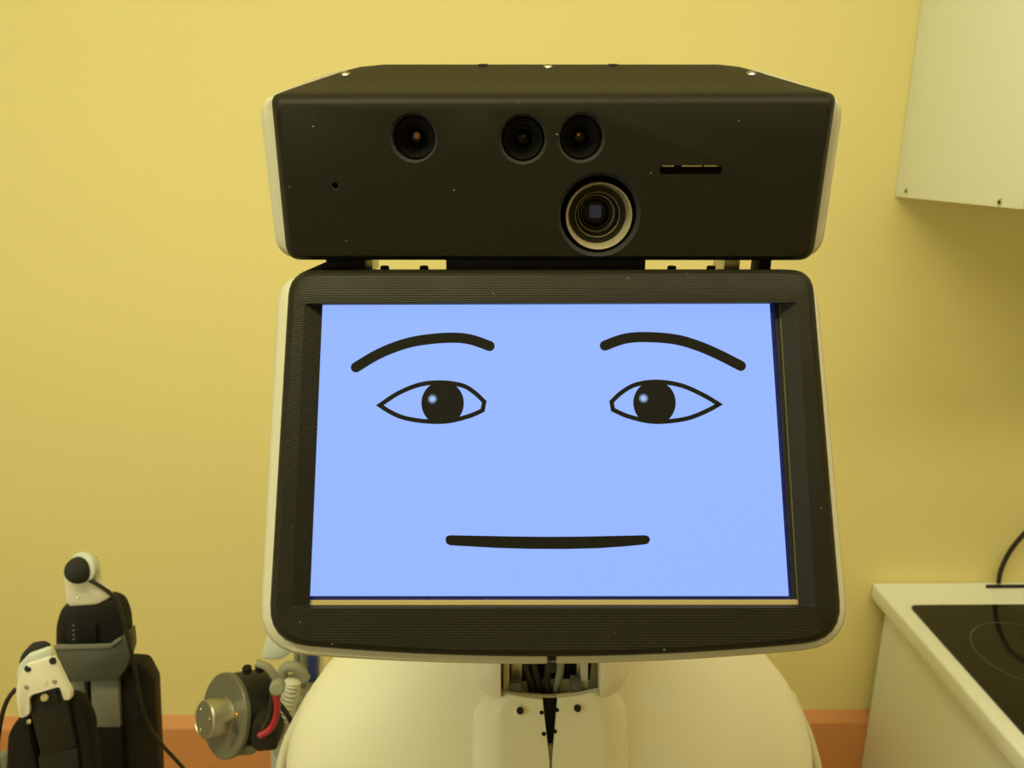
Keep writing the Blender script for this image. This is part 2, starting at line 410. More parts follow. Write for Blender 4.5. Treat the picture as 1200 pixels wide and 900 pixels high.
quad('bezel_tone_strip', [(912.5, 352), (914.6, 352), (936.2, 703), (934, 703)], SD + 0.0006, 'lit_wall_dim', bz, 0.0012)  # lit edge of the right inner wall, painted as a thin strip
quad('bezel_tone_strip', [(906.5, 346), (912.5, 346), (934, 703), (928.5, 703)], SD - 0.0003, 'hole_black', bz, 0.0008)  # black strip for the gap beside the panel
INK = SD + 0.00035
def flat(name, pts, m, parent, d=INK, thick=0.0003):
    return loft(name, [[fat(p[0], p[1], d - thick) for p in pts], [fat(p[0], p[1], d) for p in pts]], m, parent, smooth=None)
def ribbon(pts, w, cap=7, n=6):
    c = catmull([V(p) for p in pts], n); L = []; R = []
    for i, p in enumerate(c):
        t = (c[min(i + 1, len(c) - 1)] - c[max(i - 1, 0)]).normalized(); nn = V((-t.y, t.x)) * w / 2
        L.append(p + nn); R.append(p - nn)
    def capf(p, a, b):
        a0 = math.atan2((a - p).y, (a - p).x)
        return [p + V((math.cos(a0 + s), math.sin(a0 + s))) * w / 2 for s in [-math.pi * k / cap for k in range(1, cap)]]
    return L + capf(c[-1], L[-1], R[-1]) + R[::-1] + capf(c[0], R[0], L[0])
flat('eyebrow', ribbon([(417, 430.5), (441.7, 415.8), (466.7, 405.3), (491.7, 399), (525, 395.8), (550, 397.5), (573.8, 405.5)], 12), 'face_ink', scr)
flat('eyebrow', ribbon([(708.8, 405), (731.7, 397), (756.7, 395), (790, 397.5), (815, 404.2), (840, 414.5), (868.3, 428.8)], 12), 'face_ink', scr)
def closed_ribbon(name, segs, w, m, parent, d):
    c = []
    for s in segs: c += catmull([V(p) for p in s], 8)[:-1]
    nN = len(c); O = []; I = []
    for i, p in enumerate(c):
        t0 = (p - c[i - 1]).normalized(); t1 = (c[(i + 1) % nN] - p).normalized()
        n0 = V((t0.y, -t0.x)); n1 = V((t1.y, -t1.x)); b = (n0 + n1).normalized()
        k = min(w / 2 / max(0.35, b.dot(n0)), w * 0.9)
        O.append(p + b * k); I.append(p - b * k)
    vs = [fat(p.x, p.y, d) for p in O] + [fat(p.x, p.y, d) for p in I] + [fat(p.x, p.y, d - 0.0003) for p in O] + [fat(p.x, p.y, d - 0.0003) for p in I]
    fs_ = []
    for i in range(nN):
        j = (i + 1) % nN
        fs_ += [(i, j, nN + j, nN + i), (i, 2 * nN + i, 2 * nN + j, j), (nN + i, nN + j, 3 * nN + j, 3 * nN + i)]
    return mesh(name, vs, fs_, m, parent)
EL = [[(445, 475), (466.7, 460.8), (491.7, 450.8), (516.7, 448.2), (541.7, 451.7), (556, 460), (567.5, 470.8)], [(567.5, 470.8), (565.5, 480.8)],
      [(565.5, 480.8), (550, 487.5), (525, 493.6), (500, 493.8), (475, 490), (458.3, 483.3), (445, 475)]]
ER = [[(716.7, 470.8), (728.3, 460), (745, 450.8), (770, 447.4), (798.3, 451.7), (823.3, 462.5), (842.5, 473.8)],
      [(842.5, 473.8), (828.3, 481.5), (806.7, 490), (781.7, 493.8), (760, 493.6), (735, 487.5), (718.3, 480)], [(718.3, 480), (716.7, 470.8)]]
def glint_mat(name, centre, r):
    m = mat(name, (0.01, 0.01, 0.01), 0.6, spec=0.05); nt = m.node_tree; b = nt.nodes['Principled BSDF']
    g = nt.nodes.new('ShaderNodeNewGeometry'); s = nt.nodes.new('ShaderNodeVectorMath'); s.operation = 'DISTANCE'
    s.inputs[1].default_value = centre; nt.links.new(g.outputs['Position'], s.inputs[0])
    mr = nt.nodes.new('ShaderNodeMapRange'); mr.interpolation_type = 'SMOOTHSTEP'; mr.inputs[1].default_value = r * 0.1; mr.inputs[2].default_value = r; mr.inputs[3].default_value = 1; mr.inputs[4].default_value = 0
    nt.links.new(s.outputs['Value'], mr.inputs[0]); nt.links.new(mr.outputs[0], b.inputs['Emission Strength'])
    b.inputs['Emission Color'].default_value = (0.42, 0.60, 0.98, 1)
    return name
for E, pc_, hl in ((EL, (518.7, 472.5), (506.7, 467.5)), (ER, (767, 472), (754.2, 466.7))):
    closed_ribbon('eye_outline', E, 5.2, 'face_ink', scr, INK)
    el = []
    for k in range(48):
        t = 2 * math.pi * k / 48
        el.append((pc_[0] + 24.9 * math.cos(t), pc_[1] + max(-23, min(22.5, 26.0 * math.sin(t)))))
    pu = flat('pupil', el, 'face_ink', scr, INK + 0.0001)
    gc = fat(hl[0], hl[1], INK + 0.0003); gm = glint_mat('glint', gc, 0.0038)
    # the glint belongs to the drawn pupil: a soft spot in its material
    pu.data.materials[0] = M['glint']
flat('mouth', [(522, 631), (524, 628), (528, 627.2), (560, 627.8), (600, 628.6), (640, 629), (680, 628.8), (720, 628), (756, 627.2), (760, 628.5), (762, 632), (760, 636.5), (756, 638),
               (730, 640.5), (700, 642.5), (660, 643.4), (620, 643.2), (580, 642), (550, 640.3), (527, 639), (523, 636.5)], 'face_ink', scr)

# --- sensor head above the face
BY = 0.527
HEAD = Plane(W(645, 303, BY), -2, -1)
hat = HEAD.at
def hring(c4, rad, d): return [hat(p.x, p.y, d) for p in rrect(c4, rad, 6, 14)]
HC = [(317.5, 109), (980.5, 108), (952, 305), (336, 304.5)]
def sect(y, xl, xr, yt, zbm, inset, rad, out=0.0, up=0.0):
    """cross-section of the head at distance y: top corners from the photo, foot inset"""
    a, b = W(xl, yt, y), W(xr, yt, y)
    c4 = [V((a.x - out, -(a.z + up))), V((b.x + out, -(b.z + up))), V((b.x + out - inset, -zbm)), V((a.x - out + inset, -zbm))]
    return [V((p.x, y, -p.y)) for p in rrect(c4, rad, 6, 14)]
zbm = hat(645, 304, 0).z
hb_ = loft('sensor_housing', [
    hring(grow(HC, -6, -14, -6, -5), (12, 12, 16, 16), 0.0),
    hring(grow(HC, -3.5, -8, -3.5, -2.5), (13, 13, 17, 17), -0.0016),
    hring(grow(HC, -1, -3, -1, -0.8), (14, 14, 18, 18), -0.0050),
    hring(HC, (14, 14, 18, 18), -0.0090),
    sect(BY + 0.030, 333, 963, 104, zbm, 0.006, 0.006),
    sect(BY + 0.060, 366, 925, 93, zbm, 0.006, 0.006),
    sect(BY + 0.088, 395, 893, 83.5, zbm + 0.004, 0.006, 0.006),
    sect(BY + 0.104, 416, 873, 78, zbm + 0.008, 0.006, 0.006),
    sect(BY + 0.112, 440, 850, 75.5, zbm + 0.010, 0.006, 0.006),
    sect(BY + 0.116, 455, 836, 75.5, zbm + 0.02, 0.006, 0.006, 0, -0.004)], 'printed_box', RB, (True, True), 28)
lab(hb_, 'long black printed sensor housing on top')
# holes for lenses, microphone and slot
cut = []
def cutter(px, py, r, depth, flare):
    c = hat(px, py, 0)
    cut.append(lathe('cut', c + HEAD.n * 0.004, -HEAD.n, [(r + flare, 0), (r + flare, 0.004 + 1e-5), (r, 0.004 + flare), (r, 0.004 + depth)], 'hole_black', None, 48))
LENS = [(484.5, 161.5, 0.0141), (613, 163, 0.0143), (681.5, 161.5, 0.0141)]
for px, py, r in LENS: cutter(px, py, r, 0.030, 0.0016)
PRJ = (702, 252)
cutter(PRJ[0], PRJ[1], 0.0258, 0.045, 0.0022)
cutter(392.5, 217.5, 0.0021, 0.01, 0.0004)
sl = rrect([(773, 194), (846, 193.5), (846, 204), (773, 204)], 4.5, 6, 6)
cut.append(loft('cut', [[hat(p.x, p.y, d) for p in sl] for d in (0.003, -0.015)], 'hole_black', None, smooth=None))
hb_.data.materials.append(M['hole_black'])
for c in cut:
    md = hb_.modifiers.new('b', 'BOOLEAN'); md.operation = 'DIFFERENCE'; md.object = c; md.solver = 'EXACT'
# cutters are in world space; the housing's own offset is handled by object transforms
bpy.context.view_layer.update()
bake(hb_)
for c in cut:
    me = c.data; bpy.data.objects.remove(c); bpy.data.meshes.remove(me)
hb_.data.set_sharp_from_angle(angle=math.radians(28))
ax = -HEAD.n
for i, (px, py, r) in enumerate(LENS):
    c = hat(px, py, 0)
    lb = lathe('camera_lens', c + ax * 0.010, ax, [(r * 0.50, 0.006), (r * 0.62, 0.0035), (r * 0.70, 0.0015), (r * 0.80, 0.0015), (r * 0.84, 0), (r * 0.92, 0), (r * 0.95, 0.002), (r * 0.95, 0.018)], 'soft_black', RB, 40)
    dome = lathe('lens_glass', c + ax * 0.0135, ax, [(0.0001, 0.0), (r * 0.18, 0.0003), (r * 0.34, 0.0012), (r * 0.46, 0.0026), (r * 0.46, 0.004)], 'lens_glass', lb, 32, 60)
    if i == 0: lathe('lens_spot', c + ax * 0.0128 + V((0.0006, 0, 0.0012)), ax, [(0.0001, 0), (0.0016, 0.0002), (0.0024, 0.0008), (0.0024, 0.002)], 'lens_pink', lb, 24, 60)  # pinkish reflection in the glass, painted as a coloured disc
    if i == 1: lathe('lens_spot', c + ax * 0.0130 + V((0.0004, 0, 0.0018)), ax, [(0.0001, 0), (0.0006, 0.0004), (0.0006, 0.001)], 'grey_rubber', lb, 12, 60)
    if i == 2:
        lathe('lens_spot', c + ax * 0.0125 + V((-0.0010, 0, 0.0017)), ax, [(0.0001, 0), (0.0010, 0.0002), (0.0016, 0.0008), (0.0016, 0.002)], 'lens_gold', lb, 20, 60)  # gold reflection in the glass, painted as a coloured dot
        lathe('lens_spot_ring', c + ax * 0.0127 + V((-0.0010, 0, 0.0015)), ax, [(0.0021, 0), (0.0024, 0), (0.0024, 0.001), (0.0021, 0.001), (0.0021, 0)], 'ring_dark', lb, 24, caps=(False, False))
c = hat(703, 254.7, 0)
pj = lathe('projector_lens', c + ax * 0.0045, ax, [(0.01944, 0.012), (0.02132, 0.0004), (0.02194, 0.0), (0.02236, 0.0003, 1), (0.02236, 0.02, 1), (0.01944, 0.02)], 'brass_ring', RB, 96, 30, 0.012, (False, False))
lab(pj, 'projector lens with pale knurled ring')
lathe('barrel_step', c + ax * 0.0045, ax, [(0.01944, 0.0115), (0.01567, 0.0120), (0.01547, 0.013)], 'ring_dark', pj, 48, caps=(False, False))
lathe('lens_ring', c + ax * 0.0045, ax, [(0.01557, 0.0112), (0.01505, 0.0110), (0.01358, 0.019), (0.01557, 0.019), (0.01557, 0.0112)], 'brass_ring', pj, 48, caps=(False, False))
lathe('barrel_step', c + ax * 0.0045, ax, [(0.01484, 0.0118), (0.01306, 0.0185), (0.01254, 0.0195)], 'ring_dark', pj, 48, caps=(False, False))
lathe('lens_ring', c + ax * 0.0045, ax, [(0.01296, 0.0180), (0.01244, 0.0178), (0.01170, 0.024), (0.01296, 0.024), (0.01296, 0.0180)], 'brass_ring', pj, 48, caps=(False, False))
lathe('lens_ring', c + ax * 0.0045, ax, [(0.01045, 0.0232), (0.01014, 0.0230), (0.01014, 0.026), (0.01045, 0.026), (0.01045, 0.0232)], 'brass_ring', pj, 48, caps=(False, False))
lathe('lens_glass', c + ax * 0.0045, ax, [(0.01244, 0.0260), (0.01045, 0.0250), (0.00627, 0.0240), (0.00010, 0.0236)], 'lens_glass', pj, 48, 60, caps=(False, False))
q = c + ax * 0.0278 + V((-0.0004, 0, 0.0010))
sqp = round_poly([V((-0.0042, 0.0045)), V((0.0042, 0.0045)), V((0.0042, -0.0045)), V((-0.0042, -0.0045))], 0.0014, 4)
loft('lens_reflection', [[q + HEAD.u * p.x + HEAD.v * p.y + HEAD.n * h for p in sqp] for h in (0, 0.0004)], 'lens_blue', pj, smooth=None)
g = hat(809, 197, -0.008)
for x0, x1 in ((776, 790), (799, 823), (825, 844)):
    a, b = hat(x0, 195.2, -0.0045), hat(x1, 193.8, -0.0045)
    o = box('slot_contact', (a.x, a.y, a.z), (b.x, a.y + 0.004, b.z), 'screw_steel', hb_)
# screws and notches along the roof
def roof(px, py):                          # point on the sloping roof
    p0 = W(645, 104, BY + 0.030); p1 = W(645, 75.5, BY + 0.112)
    nn = (p1 - p0).cross(V((1, 0, 0))).normalized()
    if nn.z < 0: nn = -nn
    r = ray(px, py); return ORG + r * ((p0 - ORG).dot(nn) / r.dot(nn)), nn
for px, py in ((405, 87.5), (642, 78.5), (880, 87)):
    p, nn = roof(px, py)
    s = lathe('roof_screw', p - nn * 0.0006, nn, [(0.0036, 0), (0.0036, 0.0010), (0.0026, 0.0022), (0.0012, 0.0027)], 'screw_steel', hb_, 20)
for px, py in ((566, 75.5), (718, 75.5)):
    p, nn = roof(px, py + 1)
    box('roof_notch', (p.x - 0.0035, p.y - 0.002, p.z - 0.002), (p.x + 0.0035, p.y + 0.002, p.z + 0.0008), 'hole_black', hb_)
def shell_sect(*a):                        # the roof of the shell lies sunk under the black roof
    r = sect(*a)
    for k in range(5, 22): r[k] = r[k] - V((0, 0, 0.005))
    return r
hs = loft('head_shell', [
    shell_sect(BY + 0.010, 323, 975, 118, zbm + 0.004, 0.002, 0.014, 0.0, 0),
    shell_sect(BY + 0.0105, 309, 986, 112, zbm + 0.001, 0.0035, 0.014, 0.0, 0),
    shell_sect(BY + 0.016, 302.5, 990, 110, zbm - 0.0008, 0.0035, 0.016, 0.0, 0),
    shell_sect(BY + 0.030, 312, 983, 107, zbm - 0.0008, 0.0035, 0.014, 0.0, 0),
    shell_sect(BY + 0.060, 355, 935, 93, zbm, 0.010, 0.010, 0, 0.0006),
    shell_sect(BY + 0.088, 389, 899, 83, zbm + 0.004, 0.008, 0.008, 0, 0.0006),
    shell_sect(BY + 0.104, 412, 877, 78.2, zbm + 0.008, 0.008, 0.008, 0, 0),
    shell_sect(BY + 0.120, 445, 845, 80, zbm + 0.02, 0.008, 0.008)], 'white_rim', RB, (False, True), 45)
lab(hs, 'white side and rear shell of the sensor head')
# --- hinge between head and face
zg = zbm
def gapbox(name, x0, x1, y0, y1, yy, dep, m, parent=RB, bev=0.0008):
    a, b = W(x0, y1, yy), W(x1, y0, yy)
    return box(name, (a.x, yy, a.z), (b.x, yy + dep, b.z), m, parent, bev)
gapbox('hinge_block', 383, 420, 300, 322, BY + 0.022, 0.02, 'soft_black')
gapbox('hinge_block', 889, 905, 300, 322, BY + 0.022, 0.02, 'soft_black')
gapbox('hinge_block', 523, 757, 300, 322, BY + 0.012, 0.05, 'soft_black')
hp = gapbox('hinge_rail', 372, 910, 316.8, 324, BY + 0.018, 0.006, 'soft_black')
slab('hinge_wedge', [(349, 322), (383, 307), (424, 304), (424, 322)], BY + 0.020, 0.012, 'soft_black', RB, 1, 0.0008)
for x0, x1 in ((424, 436), (848, 868)):
    gapbox('hinge_bracket', x0, x1, 302, 320, BY + 0.030, 0.03, 'brushed_steel')
for x in (451, 497, 787, 833):
    p = W(x, 317.5, BY + 0.022)
    cyl('hinge_bolt', p, (0, 0, 1), 0.0032, 0.0036, 'soft_black', hp, 16, 0.0006)

# --- chest shell
CY = 0.66
cc0 = W(642, 905, CY); HWd = (W(945, 905, CY).x - W(338, 905, CY).x) / 2; HT = W(642, 676, CY).z - cc0.z
cxm = (W(945, 905, CY).x + W(338, 905, CY).x) / 2
def chest_y(x, z, bul=0.115):
    u = (x - cxm) / HWd; w = max(0.0, (z - cc0.z) / HT)
    e = max(0.0, 1 - u * u - w * w)
    return CY - bul * math.sqrt(e) ** 0.9
N = 48; rings = []
zs_low = [0.55, 0.7, 0.85, 0.95, cc0.z]
def half_width(z): return HWd if z <= cc0.z else HWd * math.sqrt(max(0.0, 1 - ((z - cc0.z) / HT) ** 2))
zlist = [0.52, 0.6, 0.75, 0.9, 1.0] + [cc0.z + HT * math.sin(math.pi / 2 * k / 22) for k in range(0, 22)] + [cc0.z + HT * 0.9995]
for z in zlist:
    hw = half_width(z); row = []
    for k in range(N + 1):
        x = cxm - hw * math.cos(math.pi * k / N)
        row.append(V((x, chest_y(x, z), z)))
    back = [V((p.x * 1.0 + (cxm - p.x) * 0.012, CY + 0.012, z)) for p in row[::-1]]
    rings.append(row + back)
ch = loft('chest_shell', rings, 'white_shell', RB, (True, True), 40)
lab(ch, 'large smooth off-white chest shell')
# rear body behind the chest shell, standing on a wheeled base
bk = []
for z, w_, d_ in ((0.30, 0.20, 0.15), (0.5, 0.235, 0.16), (0.8, 0.255, 0.165), (1.0, 0.245, 0.16), (1.10, 0.215, 0.14), (1.18, 0.15, 0.10), (1.21, 0.08, 0.06)):
    ring_ = []
    for k in range(40):
        t = 2 * math.pi * k / 40; ct, st = math.cos(t), math.sin(t)
        ring_.append(V((cxm + w_ * math.copysign(abs(ct) ** 0.8, ct), CY + 0.13 + d_ * 0.7 * math.copysign(abs(st) ** 0.8, st), z)))
    bk.append(ring_)
loft('rear_body', bk, 'white_shell', RB, (True, True), 40)
cyl('wheel_base', (cxm, CY + 0.06, 0.0), (0, 0, 1), 0.30, 0.26, 'white_shell', RB, 48, 0.03)
cyl('body_column', (cxm, CY + 0.08, 0.24), (0, 0, 1), 0.17, 0.35, 'grey_plastic', RB, 40, 0.01)
# pale tubes that run down beside the chest shell
for pts in ([(925, 815), (943, 855), (950, 876), (956, 900), (960, 940)], [(366, 815), (347, 850), (338, 870), (330, 900), (326, 940)]):
    tube('side_tube', [W(x, y, CY + 0.035) for x, y in pts], 0.0065, 'hose_white', RB, 12)

# --- neck collar in two halves on the chest, with the neck joint above
def collar(name, side):
    rows = []
    KX, KZ = 22, 22
    for j in range(KZ + 1):
        v = j / KZ; py = 812 + (960 - 812) * v
        row = []
        for i in range(KX + 1):
            s = i / KX                     # 0 at the slit, 1 at the outer flank
            if side < 0:
                slit = 636.0 + 8.0 * min(1, max(0, (py - 815) / 75)) if py < 900 else 643.5
                out = 577 - 22 * min(1, v / 0.16) ** 0.6 - 3 * v
                px = slit + (out - slit) * s; top = 819.5 - 10 * s ** 1.5
            else:
                slit = 653.5 - 6.5 * min(1, max(0, (py - 815) / 75)) if py < 900 else 647
                out = 716 + 19 * min(1, v / 0.16) ** 0.6 + 4 * v
                px = slit + (out - slit) * s; top = 818 - 12 * s ** 1.5
            pyy = top + (960 - top) * v
            # solve along the ray for the raised chest surface
            lift = 0.030 * (1 - max(0.0, (s - 0.58) / 0.42) ** 2.2) * (1 - 0.25 * v)
            d = ray(px, pyy); t = 0.45
            for _ in range(40):
                p = ORG + d * (t / d.y); t = 0.6 * t + 0.4 * (chest_y(p.x, min(p.z, cc0.z + HT * 0.97)) - lift + 0.001)
            row.append(ORG + d * (t / d.y))
        rows.append(row)
    vs = [p for r in rows for p in r]; n = KX + 1; m_ = len(vs)
    vs += [p + V((0, 0.006, -0.001)) for p in vs]
    fs_ = []
    for j in range(KZ):
        for i in range(KX):
            a = j * n + i; fs_ += [(a, a + 1, a + n + 1, a + n), (m_ + a, m_ + a + n, m_ + a + n + 1, m_ + a + 1)]
    edge_ = [(j * n, (j + 1) * n) for j in range(KZ)] + [(j * n + KX, (j + 1) * n + KX) for j in range(KZ)] + [(i, i + 1) for i in range(KX)] + [(KZ * n + i, KZ * n + i + 1) for i in range(KX)]
    for a, b in edge_: fs_.append((a, b, m_ + b, m_ + a))
    o = mesh(name, vs, fs_, 'white_shell', RB, 50)
    return o, rows
cl, rl = collar('neck_collar', -1); lab(cl, 'left half of the off-white neck collar')
cr, rr_ = collar('neck_collar', 1); lab(cr, 'right half of the off-white neck collar')
def near(rows, px, py):
    best = None
    for r in rows:
        for p in r:
            d = p - ORG; z = d.dot(FWD); e = (600 + F * d.dot(RGT) / z - px) ** 2 + (450 - F * d.dot(UP) / z - py) ** 2
            if best is None or e < best[0]: best = (e, p)
    return best[1]
def onray(px, py, y): return W(px, py, y)
for rows, par, px, py in ((rl, cl, 609.5, 834.5), (rr_, cr, 676.5, 831.5)):
    p = onray(px, py, near(rows, px, py).y)
    h_ = lathe('screw_boss', p + V((0, 0.002, 0.0006)), (0, -1, 0.55), [(0.0062, -0.001), (0.0052, 0.0012), (0.0034, 0.0030)], 'white_shell', par, 24)
    cyl('screw_hole', p + V((0, -0.001, 0.0022)), (0, -1, 0.75), 0.0031, 0.0012, 'hole_black', par, 20)
yn = near(rl, 630, 822).y
for x, y, par in ((634.5, 834, cl), (652.5, 831, cr), (637, 859, cl), (650, 856, cr)):
    p = W(x, y, yn + 0.002 - 0.00025 * (y - 822)); cyl('slit_clip', p, (0, -1, 0.6), 0.0019, 0.005, 'soft_black', par, 10, 0.001)
# dark inside of the slit and the pale plate at its foot
slab('neck_core', [(590, 770), (694, 770), (690, 808), (592, 808)], yn + 0.028, 0.03, 'soft_black', RB, 2, 0.001)
def strip(name, y0, y1, x0, x1, back, m):
    fr = []; n_ = 8
    for k in range(n_ + 1):
        y = y0 + (y1 - y0) * k / n_
        yy = 0.5 * (near(rl, x0, y).y + near(rr_, x1, y).y) + back
        a, b = W(x0, y, yy), W(x1, y, yy)
        fr.append([a, b, b + V((0, 0.004, 0)), a + V((0, 0.004, 0))])
    return loft(name, fr, m, RB, smooth=40)
strip('slit_core', 819, 878, 630, 658, 0.007, 'soft_black')
strip('slit_plate', 874, 950, 634, 656, 0.005, 'white_rim')
# cheeks of the joint
for x0, sgn in ((555, 1), (731, -1)):
    c = W(x0 + sgn * 24, 776, yn + 0.030)
    lathe('joint_cover', c + V((-0.002 * sgn, 0, 0)), (sgn, 0, 0), [(0.003, -0.021), (0.010, -0.0195), (0.017, -0.0155), (0.023, -0.0095), (0.0275, -0.002), (0.030, 0.005), (0.030, 0.008), (0.024, 0.008)], 'white_plastic', RB, 40, 50)
for a in ((590, 597), (681, 689)):
    slab('neck_bracket', [(a[0], 770), (a[1], 770), (a[1], 812), (a[0], 812)], yn + 0.012, 0.018, 'white_rim', RB, 1, 0.0006)
for a in ((599, 612), (676, 687)):
    slab('neck_bracket', [(a[0], 770), (a[1], 770), (a[1], 803), (a[0], 803)], yn + 0.018, 0.012, 'brushed_steel', RB, 1, 0.0006)
for a in ((598, 611), (669, 682)):
    slab('spacer_block', [(a[0], 801), (a[1], 801), (a[1], 816), (a[0], 816)], yn + 0.008, 0.012, 'grey_plastic', RB, 1, 0.0006)
tube('neck_rod', [W(x, y, yn + 0.010) for x, y in ((606, 812), (628, 815), (652, 815.5), (676, 811))], 0.0022, 'brushed_steel', RB, 10)
for pts in ([(616, 772), (617, 786), (622, 800), (624, 812)], [(624, 772), (628, 788), (631, 802), (634, 812)], [(657, 772), (656, 788), (653, 800), (650, 814)]):
    tube('neck_cable', [W(x, y, yn + 0.020) for x, y in pts], 0.0035, 'grey_rubber' if pts[0][0] == 657 else 'cable_black', RB, 10)
tube('neck_cable', [W(x, y, yn + 0.018) for x, y in ((644, 772), (641, 800), (646, 830), (643, 875))], 0.0035, 'cable_black', RB, 10)

# --- shoulder motor on the left with hoses
MY = 0.74
mc = W(266, 838, MY); P106 = (W(265, 785, MY) - W(265, 891, MY)).length / 2
tov = (ORG - mc).normalized(); lft = (-RGT + tov * RGT.dot(tov)).normalized()
axm = (tov * 0.55 + lft * 0.82 - UP * 0.17).normalized()     # the flange looks left and forward
r0 = 0.0465
mt = lathe('shoulder_motor', mc, -axm, [(r0 * 0.2, 0.0), (r0 * 0.965, 0.0), (r0 * 0.965, 0.036), (r0 * 0.93, 0.038), (r0 * 0.93, 0.050), (r0 * 0.6, 0.054)], 'black_plastic', RB, 56)
lab(mt, 'round black motor with grey metal flange and protruding hub')
lathe('motor_flange', mc + axm * 0.0005, -axm, [(r0 * 0.3, -0.004), (r0 * 0.98, -0.004), (r0, -0.003), (r0, 0.0015), (r0 * 0.97, 0.0025)], 'motor_grey', mt, 64)
a_, u_, w_ = frame_of(axm)
hubc = mc + axm * 0.004
lathe('motor_hub', hubc, axm, [(0.0235, -0.002), (0.0205, 0.003), (0.0205, 0.023), (0.0188, 0.0245), (0.0180, 0.0235), (0.001, 0.0235)], 'brushed_steel', mt, 48)
lathe('hub_plate', hubc, axm, [(0.0175, 0.0234), (0.0175, 0.0242), (0.001, 0.0242)], 'motor_grey', mt, 40)
for k in range(3):
    t = 0.5 + 2 * math.pi * k / 3
    cyl('hub_screw', hubc + axm * 0.024 + (u_ * math.cos(t) + w_ * math.sin(t)) * 0.0125, axm, 0.0022, 0.0014, 'screw_steel', mt, 14, 0.0004)
cyl('flange_screw', W(281, 837, MY - 0.012), axm, 0.0036, 0.006, 'lens_gold', mt, 16, 0.001)
# stepped foot of the flange
slab('flange_foot', [(268, 850), (278, 862), (284, 873), (301, 879), (298, 885), (276, 887), (268, 876)], MY - 0.030, 0.02, 'motor_grey', mt, 4, 0.002)
for x, y in ((290, 777), (305, 775)):
    cyl('cable_lug', W(x, y + 12, MY - 0.020), (0, 0, 1), 0.005, 0.009, 'soft_black', mt, 14, 0.0015)
tube('motor_strap', [W(x, y, MY - 0.028) for x, y in ((300, 777), (312, 781), (321, 791), (326, 802))], 0.0042, 'grey_rubber', mt, 10)
cyl('strap_clamp', W(326, 802, MY - 0.034), (0.2, -1, 0.3), 0.008, 0.014, 'grey_rubber', mt, 14, 0.002)
tube('motor_cable', [W(x, y, MY - 0.044) for x, y in ((322, 812), (325, 826), (323, 842), (316, 855), (304, 862))], 0.0036, 'red_cable', mt, 10)
tube('motor_cable', [W(x, y, MY - 0.038) for x, y in ((321, 808), (319, 826), (316, 842), (308, 854))], 0.0036, 'cable_black', mt, 10)
tube('motor_cable', [W(x, y, MY - 0.030) for x, y in ((326, 824), (333, 832), (340, 843), (344, 852))], 0.0028, 'cable_black', mt, 10)
slab('motor_terminal', [(296, 846), (310, 848), (326, 864), (324, 880), (300, 882), (292, 868)], MY - 0.032, 0.03, 'black_plastic', mt, 4, 0.003)
slab('shoulder_bracket', [(316, 742), (345, 742), (344, 764), (330, 775), (306, 774), (309, 756)], MY + 0.03, 0.04, 'grey_white', RB, 5, 0.004)
slab('shoulder_plate', [(322, 852), (352, 820), (352, 930), (318, 930), (316, 885)], MY + 0.036, 0.02, 'grey_white', RB, 5, 0.004)
tube('ribbed_hose', [W(x, y, MY + 0.012) for x, y in ((344, 795), (340, 815), (335, 838), (332, 860), (331, 882))], 0.0095, 'hose_white', RB, 14, 9, 0.10)
tube('grey_hose', [W(x, y, MY + 0.012) for x, y in ((330, 795), (333, 784), (342, 781), (352, 786), (358, 796))], 0.0062, 'grey_rubber', RB, 12)
for x in (348, 355):
    tube('grey_hose', [W(x, y, MY + 0.035) for y in (752, 768, 790, 805)], 0.0038, 'grey_rubber', RB, 10)
slab('blue_strip', [(361, 750), (371, 750), (371, 800), (361, 800)], MY + 0.035, 0.01, 'blue_plastic', RB, 1, 0.001)
slab('blue_strip_backing', [(345, 750), (376, 750), (374, 830), (345, 830)], MY + 0.047, 0.02, 'hose_white', RB, 1, 0.001)

# ------------------------------------------------------------------ the two upright manipulator fingers at the lower left
def rot2(p, c, a):
    ca, sa = math.cos(a), math.sin(a); x, y = p[0] - c[0], p[1] - c[1]
    return (c[0] + ca * x - sa * y, c[1] + sa * x + ca * y)
FY = 0.87
fp = W(112, 900, FY)
F1 = thing('robot_finger', (fp.x, FY + 0.03, 0), 'taller black mechanical finger with grey collar and white bracket holding a black ball', 'robot finger', 'mechanical fingers beside the robot')
slab('housing', [(140, 776), (168, 778), (180, 800), (185, 905), (187, 960), (106, 960), (104, 850), (138, 850)], FY + 0.004, 0.0240, 'black_plastic', F1, 5, 0.004)
slab('lower_module', [(96, 852), (142, 852), (146, 960), (92, 960)], FY - 0.004, 0.0200, 'soft_black', F1, 4, 0.003)
slab('grey_plate', [(106, 798), (139, 798), (141, 853), (108, 853)], FY - 0.003, 0.0080, 'light_grey_plate', F1, 2, 0.002)
slab('grey_plate', [(80, 798), (99, 798), (103, 853), (84, 853)], FY, 0.0080, 'light_grey_plate', F1, 2, 0.002)
slab('spine', [(84, 775), (150, 775), (150, 960), (84, 960)], FY + 0.018, 0.0140, 'soft_black', F1, 3, 0.003)
up_ = slab('upper_module', [(64, 762), (64, 732), (71, 712), (88, 704), (126, 701), (140, 706), (147, 724), (149, 752), (140, 764)], FY - 0.006, 0.0224, 'black_plastic', F1, 9, 0.005)
slab('recess', [(78, 729), (114, 729), (114, 757), (78, 757)], FY - 0.0075, 0.0060, 'hole_black', up_, 3, 0.001)
slab('recess_block', [(90, 730), (113, 730), (113, 756), (90, 756)], FY - 0.009, 0.0060, 'soft_black', up_, 3, 0.001)
for y in (733, 738.5, 744, 749):
    cyl('contact_pin', W(86.5, y, FY - 0.008), (0, -1, 0.5), 0.0008, 0.0012, 'grey_rubber', up_, 10)
